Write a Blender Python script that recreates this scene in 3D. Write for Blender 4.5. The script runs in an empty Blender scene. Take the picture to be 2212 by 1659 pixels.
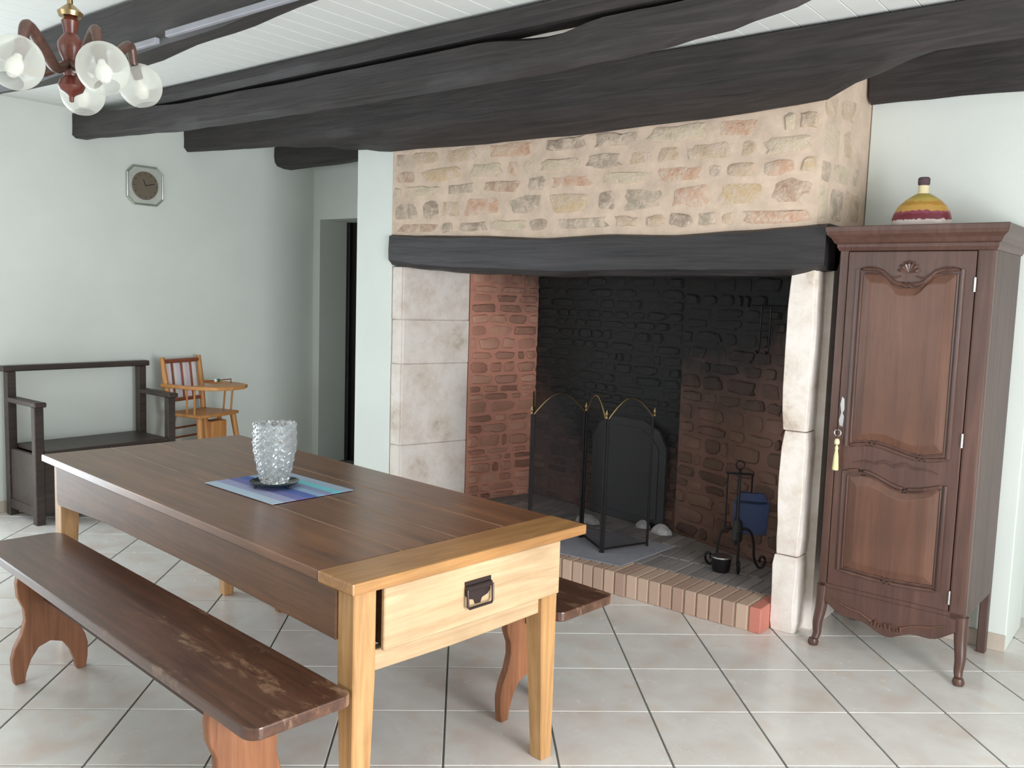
import bpy, bmesh, math, random
from mathutils import Vector, Matrix, noise
random.seed(7)
scn = bpy.context.scene
COL = scn.collection
PI = math.pi
def s2l(c):
    return tuple((v/12.92 if v <= .04045 else ((v+.055)/1.055)**2.4) for v in (x/255 for x in c)) + (1,)

# ------------------------------------------------------------------ camera
cam_data = bpy.data.cameras.new('camera'); cam = bpy.data.objects.new('camera', cam_data); COL.objects.link(cam)
cam_data.sensor_width = 36; cam_data.lens = 1900.7/2212*36; cam_data.clip_start = .02
RX = Vector((.7817, .6229, .0311)).normalized(); DN = Vector((.0862, -.0585, -.9946)); FW = RX.cross(DN).normalized(); DN = FW.cross(RX).normalized()
cam.matrix_world = Matrix(((RX.x, -DN.x, -FW.x, 0), (RX.y, -DN.y, -FW.y, 0), (RX.z, -DN.z, -FW.z, 1.5), (0, 0, 0, 1)))
scn.camera = cam
# ------------------------------------------------------------------ world, lights, exposure
w = bpy.data.worlds.new('world'); scn.world = w; w.use_nodes = True
bg = w.node_tree.nodes['Background']; bg.inputs[0].default_value = (.80, .90, 1, 1); bg.inputs[1].default_value = 1.0
def area(name, loc, d, sx, sy, power, col):
    L = bpy.data.lights.new(name, 'AREA'); L.shape = 'RECTANGLE'; L.size = sx; L.size_y = sy; L.energy = power; L.color = col
    o = bpy.data.objects.new(name, L); COL.objects.link(o); o.location = loc
    o.rotation_euler = Vector(d).to_track_quat('-Z', 'Y').to_euler(); return o
area('daylight_right', (1.70, 1.35, .97), (-1, 0, 0), 1.7, 1.75, 150, (.93, .97, 1))
area('added_daylight_front', (-3.3, -2.72, 1.45), (0, 1, 0), 2.6, 1.5, 30, (.90, .96, 1))  # added lamp for a window behind the camera, no such source known
area('daylight_left', (-6.09, 1.1, 1.06), (1, 0, 0), 1.5, 2.0, 46, (.86, .95, 1))
scn.view_settings.view_transform = 'Standard'; scn.view_settings.look = 'None'; scn.view_settings.gamma = 1
scn.view_settings.use_curve_mapping = False; scn.view_settings.exposure = .30

# ------------------------------------------------------------------ materials
def mat(name, rough=.6, metallic=0.):
    m = bpy.data.materials.new(name); m.use_nodes = True
    b = m.node_tree.nodes['Principled BSDF']; b.inputs['Roughness'].default_value = rough; b.inputs['Metallic'].default_value = metallic
    return m, m.node_tree, b
def ramp(nt, stops, interp='LINEAR'):
    r = nt.nodes.new('ShaderNodeValToRGB'); e = r.color_ramp.elements; r.color_ramp.interpolation = interp
    while len(e) < len(stops): e.new(.5)
    for k, (p, c) in enumerate(stops): e[k].position = p; e[k].color = c
    return r
def tex(nt, coord='Object', scale=(1, 1, 1)):
    t = nt.nodes.new('ShaderNodeTexCoord'); mp = nt.nodes.new('ShaderNodeMapping'); mp.inputs['Scale'].default_value = scale
    nt.links.new(t.outputs[coord], mp.inputs[0]); return mp
def nz(nt, mp, scale, detail=5, rough=.6, dist=0.):
    n = nt.nodes.new('ShaderNodeTexNoise'); n.inputs['Scale'].default_value = scale; n.inputs['Detail'].default_value = detail
    n.inputs['Roughness'].default_value = rough; n.inputs['Distortion'].default_value = dist
    nt.links.new(mp.outputs[0], n.inputs['Vector']); return n
def bump(nt, b, src, strength, dist=.01):
    k = nt.nodes.new('ShaderNodeBump'); k.inputs['Strength'].default_value = strength; k.inputs['Distance'].default_value = dist
    nt.links.new(src, k.inputs['Height']); nt.links.new(k.outputs[0], b.inputs['Normal'])
def plain(name, c, rough=.6, metallic=0., var=.06, scale=6, bmp=0.):
    m, nt, b = mat(name, rough, metallic); mp = tex(nt); n = nz(nt, mp, scale); c = s2l(c)
    r = ramp(nt, [(.3, tuple(v*(1-var*2) for v in c[:3])+(1,)), (.7, tuple(min(1, v*(1+var*2)) for v in c[:3])+(1,))])
    nt.links.new(n.outputs[0], r.inputs[0]); nt.links.new(r.outputs[0], b.inputs['Base Color'])
    if bmp: bump(nt, b, n.outputs[0], bmp)
    return m
def wood(name, c1, c2, axis=0, rough=.45, grain=9., wear=None, coat=0., bmp=.15):
    m, nt, b = mat(name, rough); grain *= 1.7; sc = [grain]*3; sc[axis] = grain*.06
    mp = tex(nt, 'Object', tuple(sc)); n = nz(nt, mp, 2.2, 8, .62, 1.2); mp2 = tex(nt, 'Object', (1, 1, 1)); n2 = nz(nt, mp2, 2.5, 4, .6)
    r = ramp(nt, [(.28, s2l(c1)), (.72, s2l(c2))]); nt.links.new(n.outputs[0], r.inputs[0])
    mx = nt.nodes.new('ShaderNodeMix'); mx.data_type = 'RGBA'; mx.blend_type = 'MULTIPLY'; mx.inputs[0].default_value = .55
    r2 = ramp(nt, [(.3, (.55, .53, .5, 1)), (.65, (1.05, 1.03, 1, 1))]); nt.links.new(n2.outputs[0], r2.inputs[0])
    nt.links.new(r.outputs[0], mx.inputs[6]); nt.links.new(r2.outputs[0], mx.inputs[7]); out = mx.outputs[2]
    if wear:
        n3 = nz(nt, tex(nt, 'Object', (3, 8, 3)), 1.9, 9, .74); t4 = nt.nodes.new('ShaderNodeTexCoord'); s4 = nt.nodes.new('ShaderNodeSeparateXYZ'); nt.links.new(t4.outputs['Object'], s4.inputs[0])
        mr4 = nt.nodes.new('ShaderNodeMapRange'); mr4.inputs[1].default_value = -.9; mr4.inputs[2].default_value = 1.0; mr4.inputs[3].default_value = -.06; mr4.inputs[4].default_value = .085; nt.links.new(s4.outputs[0], mr4.inputs[0])
        a4 = nt.nodes.new('ShaderNodeMath'); nt.links.new(n3.outputs[0], a4.inputs[0]); nt.links.new(mr4.outputs[0], a4.inputs[1])
        r3 = ramp(nt, [(.60, (0, 0, 0, 1)), (.70, (.75, .75, .75, 1))]); nt.links.new(a4.outputs[0], r3.inputs[0])
        m2 = nt.nodes.new('ShaderNodeMix'); m2.data_type = 'RGBA'; nt.links.new(r3.outputs[0], m2.inputs[0]); nt.links.new(out, m2.inputs[6]); m2.inputs[7].default_value = s2l(wear); out = m2.outputs[2]
    nt.links.new(out, b.inputs['Base Color']); bump(nt, b, n.outputs[0], bmp, .004)
    if coat: b.inputs['Coat Weight'].default_value = coat; b.inputs['Coat Roughness'].default_value = .18
    return m
M = {}
M['plaster'] = plain('white_plaster', (224, 228, 222), .85, var=.012, scale=3, bmp=.03)
M['ceiling'] = plain('white_ceiling_paint', (232, 234, 230), .7, var=.01)
def tile_mat():
    m, nt, b = mat('floor_tile', .2)
    t = nt.nodes.new('ShaderNodeTexCoord'); mp = nt.nodes.new('ShaderNodeMapping'); nt.links.new(t.outputs['Object'], mp.inputs[0])
    oi = nt.nodes.new('ShaderNodeObjectInfo'); nt.links.new(oi.outputs['Random'], mp.inputs['Location'])
    n = nz(nt, mp, 5.0, 3, .5, .15); n2 = nz(nt, mp, 11, 5, .6)
    r = ramp(nt, [(.26, s2l((210, 196, 186))), (.42, s2l((216, 209, 203))), (.58, s2l((221, 217, 212))), (.76, s2l((218, 203, 192)))])
    nt.links.new(n.outputs[0], r.inputs[0]); nt.links.new(r.outputs[0], b.inputs['Base Color'])
    rr = ramp(nt, [(.3, (.14, .14, .14, 1)), (.7, (.30, .30, .30, 1))]); nt.links.new(n2.outputs[0], rr.inputs[0]); nt.links.new(rr.outputs[0], b.inputs['Roughness'])
    bump(nt, b, n2.outputs[0], .05, .003); return m
M['tile'] = tile_mat()
M['grout'] = plain('grout', (120, 122, 118), .9)
M['skirt'] = plain('skirting_tile', (196, 182, 168), .4, var=.05)
M['beam'] = wood('old_black_oak', (30, 27, 27), (66, 60, 60), 0, .6, 8, bmp=.9)
M['lit_arris_grey'] = plain('lit_arris_plate_grey', (150, 150, 158), .6)  # pale grey for the painted lit arris; the hearth plate shares it
M['lintel'] = wood('lintel_oak', (30, 27, 28), (62, 57, 60), 0, .5, 7, bmp=.8)
M['mortar'] = plain('lime_mortar', (210, 187, 167), .9, var=.08, scale=9, bmp=.8)
STC = [(196, 172, 146), (184, 154, 132), (174, 158, 140), (204, 176, 140), (202, 162, 136), (162, 144, 128), (204, 188, 162)]
def lime(name, c):
    m, nt, b = mat(name, .9); g = nt.nodes.new('ShaderNodeNewGeometry'); mp = nt.nodes.new('ShaderNodeMapping'); nt.links.new(g.outputs['Position'], mp.inputs[0])
    n = nz(nt, mp, 15, 8, .7, .5); n2 = nz(nt, mp, 60, 4); cc = s2l(c); md = tuple(.5*(a+q) for a, q in zip(cc, s2l((211, 189, 170))))
    r = ramp(nt, [(.28, tuple(v*.74 for v in cc[:3])+(1,)), (.42, cc), (.52, md), (.60, s2l((211, 189, 170)))]); nt.links.new(n.outputs[0], r.inputs[0]); nt.links.new(r.outputs[0], b.inputs['Base Color'])
    bump(nt, b, n2.outputs[0], .7, .012); return m
M['stone'] = [lime('limestone_%s' % n, c) for n, c in zip(('tan', 'rust', 'grey', 'gold', 'pink', 'umber', 'cream'), STC)]
def white_stone():
    m, nt, b = mat('white_jamb_stone', .85); mp = tex(nt, 'Object', (1, 1, 1)); n = nz(nt, mp, 5.5, 9, .72, .2); n2 = nz(nt, mp, 30, 4)
    r = ramp(nt, [(.26, s2l((176, 156, 138))), (.40, s2l((216, 202, 190))), (.55, s2l((230, 220, 212))), (.8, s2l((236, 230, 226)))])
    nt.links.new(n.outputs[0], r.inputs[0]); nt.links.new(r.outputs[0], b.inputs['Base Color']); bump(nt, b, n2.outputs[0], .3, .006); return m
M['jamb'] = white_stone()
def fire_stone(name, base, light, soot_c, soot_r, squash):
    # old rubble with a soot stain around the place where fires burned
    m, nt, b = mat(name, .88)
    g = nt.nodes.new('ShaderNodeNewGeometry'); oi = nt.nodes.new('ShaderNodeObjectInfo')
    mp = nt.nodes.new('ShaderNodeMapping'); nt.links.new(g.outputs['Position'], mp.inputs[0]); n = nz(nt, mp, 7, 6, .65)
    sub = nt.nodes.new('ShaderNodeVectorMath'); sub.operation = 'SUBTRACT'; sub.inputs[1].default_value = soot_c; nt.links.new(g.outputs['Position'], sub.inputs[0])
    sc = nt.nodes.new('ShaderNodeVectorMath'); sc.operation = 'MULTIPLY'; sc.inputs[1].default_value = squash; nt.links.new(sub.outputs[0], sc.inputs[0])
    ln = nt.nodes.new('ShaderNodeVectorMath'); ln.operation = 'LENGTH'; nt.links.new(sc.outputs[0], ln.inputs[0])
    ad = nt.nodes.new('ShaderNodeMath'); ad.operation = 'MULTIPLY_ADD'; nt.links.new(n.outputs[0], ad.inputs[0]); ad.inputs[1].default_value = .45; nt.links.new(ln.outputs['Value'], ad.inputs[2])
    r = ramp(nt, [(0, (0, 0, 0, 1)), (1, (1, 1, 1, 1))]); mr = nt.nodes.new('ShaderNodeMapRange'); mr.inputs[1].default_value = soot_r; mr.inputs[2].default_value = soot_r+.5
    nt.links.new(ad.outputs[0], mr.inputs[0])
    rc = ramp(nt, [(0, s2l(base)), (.5, s2l(light)), (1, s2l(tuple(v*.82 for v in base)))]); nt.links.new(oi.outputs['Random'], rc.inputs[0])
    mx = nt.nodes.new('ShaderNodeMix'); mx.data_type = 'RGBA'; nt.links.new(mr.outputs[0], mx.inputs[0]); mx.inputs[6].default_value = s2l((30, 29, 29)); nt.links.new(rc.outputs[0], mx.inputs[7])
    nt.links.new(mx.outputs[2], b.inputs['Base Color']); bump(nt, b, n.outputs[0], .6, .02); return m
SOOTS = {'side': ((-3.69, 4.93, 1.95), .36, (1, 1, .8)), 'back': ((-2.85, 4.8, 1.75), 1.22, (1.05, .9, .85)), 'right': ((-2.3, 4.66, 1.95), .86, (.85, .6, .85))}
for k_, v_ in SOOTS.items():
    M['fstone_'+k_] = fire_stone('rubble_'+k_, *(((166, 116, 98), (196, 148, 126)) if k_ == 'side' else ((96, 70, 60), (122, 92, 78))), *v_)
    M['fmortar_'+k_] = fire_stone('rubble_mortar_'+k_, *(((196, 138, 118),)*2 if k_ == 'side' else ((118, 86, 74),)*2), *v_)
def brick_mat(name, c1, c2):
    m, nt, b = mat(name, .85); oi = nt.nodes.new('ShaderNodeObjectInfo'); n = nz(nt, tex(nt), 25, 5)
    r = ramp(nt, [(0, s2l(c1)), (1, s2l(c2))]); nt.links.new(oi.outputs['Random'], r.inputs[0]); nt.links.new(r.outputs[0], b.inputs['Base Color']); bump(nt, b, n.outputs[0], .4, .004); return m
M['brick'] = brick_mat('hearth_brick', (168, 138, 122), (194, 166, 146))
M['brick_top'] = brick_mat('ashy_brick', (122, 116, 114), (150, 140, 136))
M['brick_red'] = plain('red_brick', (196, 122, 106), .85)
M['hbed'] = plain('ashy_bed', (132, 125, 120), .95, scale=15)
M['brick_joint'] = plain('brick_joint', (186, 164, 144), .9, scale=20)
M['ttop'] = wood('table_walnut_top', (84, 52, 34), (136, 90, 58), 0, .3, 7, coat=.1)
M['tseam'] = plain('pale_seam', (158, 124, 98), .6)
M['toak'] = wood('honey_oak', (180, 146, 108), (214, 186, 150), 1, .42, 8, coat=.1)
M['tclt'] = wood('cleat_oak', (146, 98, 54), (190, 142, 88), 1, .35, 8, coat=.2)
M['tleg'] = wood('leg_oak', (164, 116, 68), (208, 164, 112), 2, .45, 8)
M['tapr'] = wood('apron_oak', (84, 56, 38), (124, 86, 58), 0, .5, 7)
M['iron'] = plain('black_iron', (46, 42, 44), .45, .7)
M['pull'] = plain('bronze_pull', (74, 62, 60), .4, .8)
M['brass'] = plain('brass', (176, 152, 112), .3, 1.)
M['btop'] = wood('bench_top', (66, 42, 32), (108, 72, 54), 0, .32, 8, wear=(150, 118, 92), coat=.2)
M['bleg'] = wood('bench_leg', (122, 74, 48), (168, 112, 76), 2, .5, 8)
M['bdark'] = wood('bench_stretcher', (60, 38, 30), (86, 56, 42), 0, .6, 8)
M['bend'] = plain('worn_edge', (176, 146, 116), .7, var=.2, scale=30)
M['settle'] = wood('settle_dark', (44, 36, 34), (76, 62, 56), 1, .45, 8)
M['hc'] = wood('beech_varnish', (190, 124, 66), (222, 162, 98), 2, .4, 8)
M['hcd'] = wood('beech_dark', (138, 74, 52), (164, 96, 70), 2, .4, 8)
M['ward'] = wood('cherry_wardrobe', (72, 47, 40), (100, 70, 60), 2, .4, 8, coat=.12)
M['wardp'] = wood('cherry_panel', (86, 56, 44), (114, 77, 60), 2, .4, 6, coat=.12)
M['wards'] = wood('wardrobe_side', (70, 50, 46), (100, 76, 70), 2, .45, 6)
M['steel'] = plain('bright_steel', (190, 188, 186), .3, 1.)
M['tassel'] = plain('cream_tassel', (222, 214, 160), .9)
M['redwood'] = wood('turned_redwood', (84, 38, 30), (122, 62, 46), 2, .35, 9, coat=.2)
M['armwood'] = wood('arm_wood', (70, 48, 42), (104, 76, 66), 0, .35, 9)
M['door'] = wood('dark_unlit_door', (22, 20, 22), (38, 34, 36), 2, .35, 6)  # dark wood; the near black also holds the shade of the unlit doorway
M['bluepan'] = plain('blue_enamel', (44, 62, 104), .4)
M['mesh_dark'] = None
def gauze():
    m, nt, b = mat('screen_mesh', .6, .3); b.inputs['Base Color'].default_value = s2l((30, 30, 32))
    tr = nt.nodes.new('ShaderNodeBsdfTransparent'); mx = nt.nodes.new('ShaderNodeMixShader'); mx.inputs[0].default_value = .5
    nt.links.new(tr.outputs[0], mx.inputs[1]); nt.links.new(b.outputs[0], mx.inputs[2]); nt.links.new(mx.outputs[0], nt.nodes['Material Output'].inputs[0]); return m
M['gauze'] = gauze()
def globe_mat():
    m, nt, b = mat('frosted_globe_glass', .25); b.inputs['Base Color'].default_value = (.93, .93, .88, 1)
    tr = nt.nodes.new('ShaderNodeBsdfTransparent'); tr.inputs[0].default_value = (.96, .97, .94, 1)
    tl = nt.nodes.new('ShaderNodeBsdfTranslucent'); tl.inputs[0].default_value = (.95, .95, .9, 1); ms = nt.nodes.new('ShaderNodeMixShader'); ms.inputs[0].default_value = .4
    nt.links.new(b.outputs[0], ms.inputs[1]); nt.links.new(tl.outputs[0], ms.inputs[2])
    lw = nt.nodes.new('ShaderNodeLayerWeight'); lw.inputs[0].default_value = .35; mr = nt.nodes.new('ShaderNodeMapRange'); mr.inputs[3].default_value = .30; mr.inputs[4].default_value = .78
    nt.links.new(lw.outputs['Facing'], mr.inputs[0])
    mx = nt.nodes.new('ShaderNodeMixShader'); nt.links.new(mr.outputs[0], mx.inputs[0])
    nt.links.new(tr.outputs[0], mx.inputs[1]); nt.links.new(ms.outputs[0], mx.inputs[2]); nt.links.new(mx.outputs[0], nt.nodes['Material Output'].inputs[0]); return m
M['globe'] = globe_mat()
M['bulb'] = plain('white_bulb', (214, 212, 206), .5)
def crystal():
    m, nt, b = mat('cut_crystal', .04); b.inputs['Base Color'].default_value = (.97, .99, 1, 1); b.inputs['Transmission Weight'].default_value = 1.; b.inputs['IOR'].default_value = 1.5
    d = nt.nodes.new('ShaderNodeBsdfDiffuse'); d.inputs[0].default_value = (.86, .90, .92, 1)
    tl = nt.nodes.new('ShaderNodeBsdfTranslucent'); tl.inputs[0].default_value = (.86, .90, .92, 1); ms = nt.nodes.new('ShaderNodeMixShader'); ms.inputs[0].default_value = .5
    nt.links.new(d.outputs[0], ms.inputs[1]); nt.links.new(tl.outputs[0], ms.inputs[2])
    mx = nt.nodes.new('ShaderNodeMixShader'); mx.inputs[0].default_value = .16
    nt.links.new(b.outputs[0], mx.inputs[1]); nt.links.new(ms.outputs[0], mx.inputs[2]); nt.links.new(mx.outputs[0], nt.nodes['Material Output'].inputs[0]); return m
M['crystal'] = crystal()
M['darkglass'] = plain('dark_glass', (26, 38, 44), .08)
def bands(name, axis, stops, wob=.0, rough=.8, noise_scale=60):
    m, nt, b = mat(name, rough); t = nt.nodes.new('ShaderNodeTexCoord'); sx = nt.nodes.new('ShaderNodeSeparateXYZ'); nt.links.new(t.outputs['Object'], sx.inputs[0])
    n = nt.nodes.new('ShaderNodeTexNoise'); n.inputs['Scale'].default_value = noise_scale; nt.links.new(t.outputs['Object'], n.inputs['Vector'])
    ad = nt.nodes.new('ShaderNodeMath'); ad.operation = 'MULTIPLY_ADD'; nt.links.new(n.outputs[0], ad.inputs[0]); ad.inputs[1].default_value = wob; nt.links.new(sx.outputs[axis], ad.inputs[2])
    lo, hi = stops[0][0], stops[-1][0]; mr = nt.nodes.new('ShaderNodeMapRange'); mr.inputs[1].default_value = lo; mr.inputs[2].default_value = hi; nt.links.new(ad.outputs[0], mr.inputs[0])
    r = ramp(nt, [((p-lo)/(hi-lo), s2l(c)) for p, c in stops], 'CONSTANT'); nt.links.new(mr.outputs[0], r.inputs[0]); nt.links.new(r.outputs[0], b.inputs['Base Color']); return m
M['mat'] = bands('striped_cloth', 1, [(-.175, (170, 188, 204)), (-.125, (150, 154, 186)), (-.075, (108, 112, 168)), (-.03, (84, 104, 170)), (.015, (142, 170, 200)), (.05, (134, 144, 178)), (.085, (112, 190, 200)), (.125, (150, 166, 186)), (.175, (150, 166, 186))], .004, .9)
M['bottle'] = bands('layered_sand_bottle', 2, [(0, (214, 190, 178)), (.022, (226, 208, 200)), (.045, (126, 50, 60)), (.07, (146, 72, 92)), (.08, (196, 152, 76)), (.105, (178, 132, 60)), (.120, (188, 160, 84)), (.135, (168, 150, 76)), (.17, (168, 150, 76))], .022, .3, 60)
M['cream'] = plain('cream_glass', (226, 210, 168), .3)
M['cork'] = plain('dark_cork', (84, 62, 70), .8)
M['clockf'] = plain('silver_clock_frame', (170, 178, 164), .3, .6)
M['clockb'] = plain('clock_back', (192, 196, 186), .5)
M['clockd'] = plain('bronze_dial', (116, 104, 90), .45)
M['black'] = plain('black_paint_and_gap_shade', (24, 24, 24), .5)
M['cloth_w'] = bands('striped_fabric', 1, [(-.2, (244, 238, 236)), (-.14, (236, 218, 220)), (-.11, (244, 242, 244)), (-.04, (234, 226, 240)), (0, (246, 240, 242)), (.05, (234, 216, 226)), (.08, (246, 244, 246)), (.14, (236, 224, 230)), (.2, (244, 238, 236))], .002, .9)
M['green'] = plain('green_bead', (40, 110, 70), .4); M['whitebead'] = plain('white_bead', (240, 236, 230), .4)
M['ash'] = plain('white_ash', (170, 166, 164), .95, var=.15, scale=30, bmp=.6)
M['soot'] = plain('soot_iron', (36, 35, 36), .7, var=.1)

# ------------------------------------------------------------------ mesh helpers
class MB:
    def __init__(s): s.v = []; s.f = []
    def add(s, vs, fs):
        k = len(s.v); s.v += [tuple(v) for v in vs]; s.f += [tuple(i+k for i in f) for f in fs]; return s
    def box(s, x0, x1, y0, y1, z0, z1):
        return s.add([(x0, y0, z0), (x1, y0, z0), (x1, y1, z0), (x0, y1, z0), (x0, y0, z1), (x1, y0, z1), (x1, y1, z1), (x0, y1, z1)],
                     [(0, 3, 2, 1), (4, 5, 6, 7), (0, 1, 5, 4), (1, 2, 6, 5), (2, 3, 7, 6), (3, 0, 4, 7)])
    def hexa(s, bot, top):
        n = len(bot); return s.add(list(bot)+list(top), [tuple(range(n-1, -1, -1)), tuple(range(n, 2*n))]+[(i, (i+1) % n, n+(i+1) % n, n+i) for i in range(n)])
    def prism(s, poly, a0, a1, axis='y'):
        def P(u, v, a): return {'x': (a, u, v), 'y': (u, a, v), 'z': (u, v, a)}[axis]
        return s.hexa([P(u, v, a0) for u, v in poly], [P(u, v, a1) for u, v in poly])
    def ring(s, pts3d_list, closed=False, cap=True):
        n = len(pts3d_list[0]); vs = [p for r in pts3d_list for p in r]; fs = []
        for i in range(len(pts3d_list)-1+(1 if closed else 0)):
            a = i*n; b = ((i+1) % len(pts3d_list))*n
            fs += [(a+j, a+(j+1) % n, b+(j+1) % n, b+j) for j in range(n)]
        if cap and not closed: fs += [tuple(range(n-1, -1, -1)), tuple(range(len(vs)-n, len(vs)))]
        return s.add(vs, fs)
    def tube(s, pts, r, seg=8, closed=False):
        pts = [Vector(p) for p in pts]; rs = r if isinstance(r, (list, tuple)) else [r]*len(pts); rings = []
        up = None
        for i, p in enumerate(pts):
            if closed: t = (pts[(i+1) % len(pts)]-pts[i-1])
            else: t = (pts[min(i+1, len(pts)-1)]-pts[max(i-1, 0)])
            t.normalize()
            if up is None: up = Vector((0, 0, 1)) if abs(t.z) < .9 else Vector((1, 0, 0))
            a = t.cross(up)
            if a.length < 1e-4: a = t.cross(Vector((0, 1, 0)))
            a.normalize(); b = t.cross(a); up = -b if False else up
            rings.append([p+a*math.cos(2*PI*j/seg)*rs[i]+b*math.sin(2*PI*j/seg)*rs[i] for j in range(seg)])
        return s.ring(rings, closed)
    def lathe(s, prof, seg=24, c=(0, 0, 0), sy=1.):
        return s.ring([[(c[0]+r*math.cos(2*PI*j/seg), c[1]+sy*r*math.sin(2*PI*j/seg), c[2]+z) for j in range(seg)] for r, z in prof])
    def build(s, name, m, parent=None, bevel=0., smooth=False, seg=1, loc=None, rot=None):
        me = bpy.data.meshes.new(name); me.from_pydata(s.v, [], s.f)
        bm = bmesh.new(); bm.from_mesh(me); bmesh.ops.recalc_face_normals(bm, faces=bm.faces)
        if bevel: bmesh.ops.bevel(bm, geom=[e for e in bm.edges if len(e.link_faces) == 2 and e.calc_face_angle(0) > .5], offset=bevel, segments=seg, affect='EDGES', profile=.6)
        bm.to_mesh(me); bm.free()
        if smooth:
            me.shade_smooth(); me.set_sharp_from_angle(angle=math.radians(38))
        me.materials.append(m); o = bpy.data.objects.new(name, me); COL.objects.link(o)
        if parent: o.parent = parent
        if loc: o.location = loc
        if rot: o.rotation_euler = rot
        return o
def thing(name, label, cat, loc=(0, 0, 0), rz=0, group=None):
    o = bpy.data.objects.new(name, None); COL.objects.link(o); o.empty_display_size = .1
    o.location = loc; o.rotation_euler = (0, 0, rz); return tag(o, label, cat, group)
def tag(o, label, cat, group=None):
    o['label'] = label; o['category'] = cat
    if group: o['group'] = group
    return o
def struct(o, label=None):
    o['kind'] = 'structure'
    if label: o['label'] = label
    return o
def inst(src, name, parent, loc, rot=(0, 0, 0), scale=(1, 1, 1), m=None):
    o = bpy.data.objects.new(name, src); COL.objects.link(o); o.parent = parent; o.location = loc; o.rotation_euler = rot; o.scale = scale
    if m: o.material_slots[0].link = 'OBJECT'; o.material_slots[0].material = m
    return o
def curve_pts(pts, n=8):
    # Catmull-Rom through pts
    P = [Vector(p) for p in pts]; P = [P[0]*2-P[1]]+P+[P[-1]*2-P[-2]]; out = []
    for i in range(1, len(P)-2):
        for k in range(n):
            t = k/n; a, b, c, d = P[i-1:i+3]
            out.append(.5*((2*b)+(c-a)*t+(2*a-5*b+4*c-d)*t*t+(3*b-a-3*c+d)*t**3))
    out.append(P[-2]); return out

# ------------------------------------------------------------------ the setting
H = 2.65; XL = -6.05; YB = 4.33; YR = 4.86; XR = 1.75; YF = -2.75
# floor: grout bed, single tiles laid diagonally
floor = struct(MB().box(XL-.3, XR+.3, YF-.3, 5.5, -.12, -.004).build('floor', M['grout']))
TS = .37326; T0 = Vector((-2.921, .993)); TX = Vector((.748, .664)); TY = Vector((-.664, .748))
def clip(poly, a, b, c):     # keep a*x+b*y<=c
    out = []
    for i, p in enumerate(poly):
        q = poly[(i+1) % len(poly)]; dp = a*p[0]+b*p[1]-c; dq = a*q[0]+b*q[1]-c
        if dp <= 0: out.append(p)
        if dp*dq < 0:
            t = dp/(dp-dq); out.append((p[0]+(q[0]-p[0])*t, p[1]+(q[1]-p[1])*t))
    return out
def to_px(x, y, z):
    d = Vector((x, y, z-1.5)); k = d.dot(FW)
    if k < .05: return None
    return 1106+1900.7*d.dot(RX)/k, 829.5+1900.7*d.dot(DN)/k
g = .0036; far_tiles = MB(); whole = None
for i in range(-22, 24):
    for j in range(-16, 26):
        cs = [T0+TX*((i+u)*TS+su*g)+TY*((j+v)*TS+sv*g) for u, v, su, sv in ((0, 0, 1, 1), (1, 0, -1, 1), (1, 1, -1, -1), (0, 1, 1, -1))]
        full = [(p.x, p.y) for p in cs]; poly = full
        for a, b, c in ((-1, 0, -XL), (1, 0, XR), (0, -1, -YF)): poly = clip(poly, a, b, c)
        if not poly: continue
        cx = sum(p[0] for p in poly)/len(poly)
        ymax = 4.87 if cx < -4.42 else (4.88 if cx > -.75 else 4.33)
        poly = clip(poly, 0, 1, ymax)
        if len(poly) < 3: continue
        px = [to_px(x, y, 0) for x, y in poly]
        vis = any(p and -20 < p[0] < 2232 and 950 < p[1] < 1680 for p in px)
        if not vis: far_tiles.hexa([(x, y, -.004) for x, y in poly], [(x, y, 0) for x, y in poly]); continue
        o0 = T0+TX*((i+.5)*TS)+TY*((j+.5)*TS)
        if whole and len(poly) == 4 and poly == full:
            t = inst(whole, 'tile', floor, (o0.x, o0.y, 0)); continue
        mb = MB().hexa([(x-o0.x, y-o0.y, -.01) for x, y in poly], [(x-o0.x, y-o0.y, 0) for x, y in poly])
        t = mb.build('tile', M['tile'], floor, bevel=.0015, loc=(o0.x, o0.y, 0))
        if len(poly) == 4 and poly == full: whole = t.data
ft = far_tiles.build('tile_field', M['tile'], floor); ft['kind'] = 'stuff'
# ceiling: single white boards running front to back
ceil = struct(MB().box(XL-.3, XR+.3, YF-.3, 5.5, H+.012, H+.12).build('ceiling', M['ceiling']))
bw = .118; n = int((XR-XL)/bw)+1
bd = None
for i in range(n):
    x = XL+i*bw
    if bd is None: bd = MB().box(0, bw-.003, 0, 4.86-YF, 0, .014).build('ceiling_board', M['ceiling'], ceil, bevel=.002, loc=(x, YF, H)).data
    else: inst(bd, 'ceiling_board', ceil, (x, YF, H))
# walls
mb = MB()                                       # glazed door in the left wall, just outside the frame
mb.box(XL-.25, XL, YF, .3, 0, H); mb.box(XL-.25, XL, 1.9, 5.5, 0, H); mb.box(XL-.25, XL, .3, 1.9, 2.12, H)
wl = struct(mb.build('wall_left', M['plaster']))
mb = MB()
for y in (.3, 1.065, 1.83): mb.box(XL-.15, XL-.1, y, y+.07, 0, 2.12)
for z in (0, 2.05): mb.box(XL-.15, XL-.1, .3, 1.9, z, z+.07)
struct(mb.build('window_3', M['ceiling']))
mb = MB()                                       # wall of the recess with the door opening
mb.box(XL, -5.965, YR, YR+.33, 0, H); mb.box(-5.965, -4.9, YR, YR+.33, 2.09, H); mb.box(-4.9, -4.40, YR, YR+.33, 0, H)
struct(mb.build('wall_recess', M['plaster']))
d1 = struct(MB().box(-5.965, -4.9, 5.18, 5.23, 0, 2.09).build('door_1', M['door']))
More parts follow.
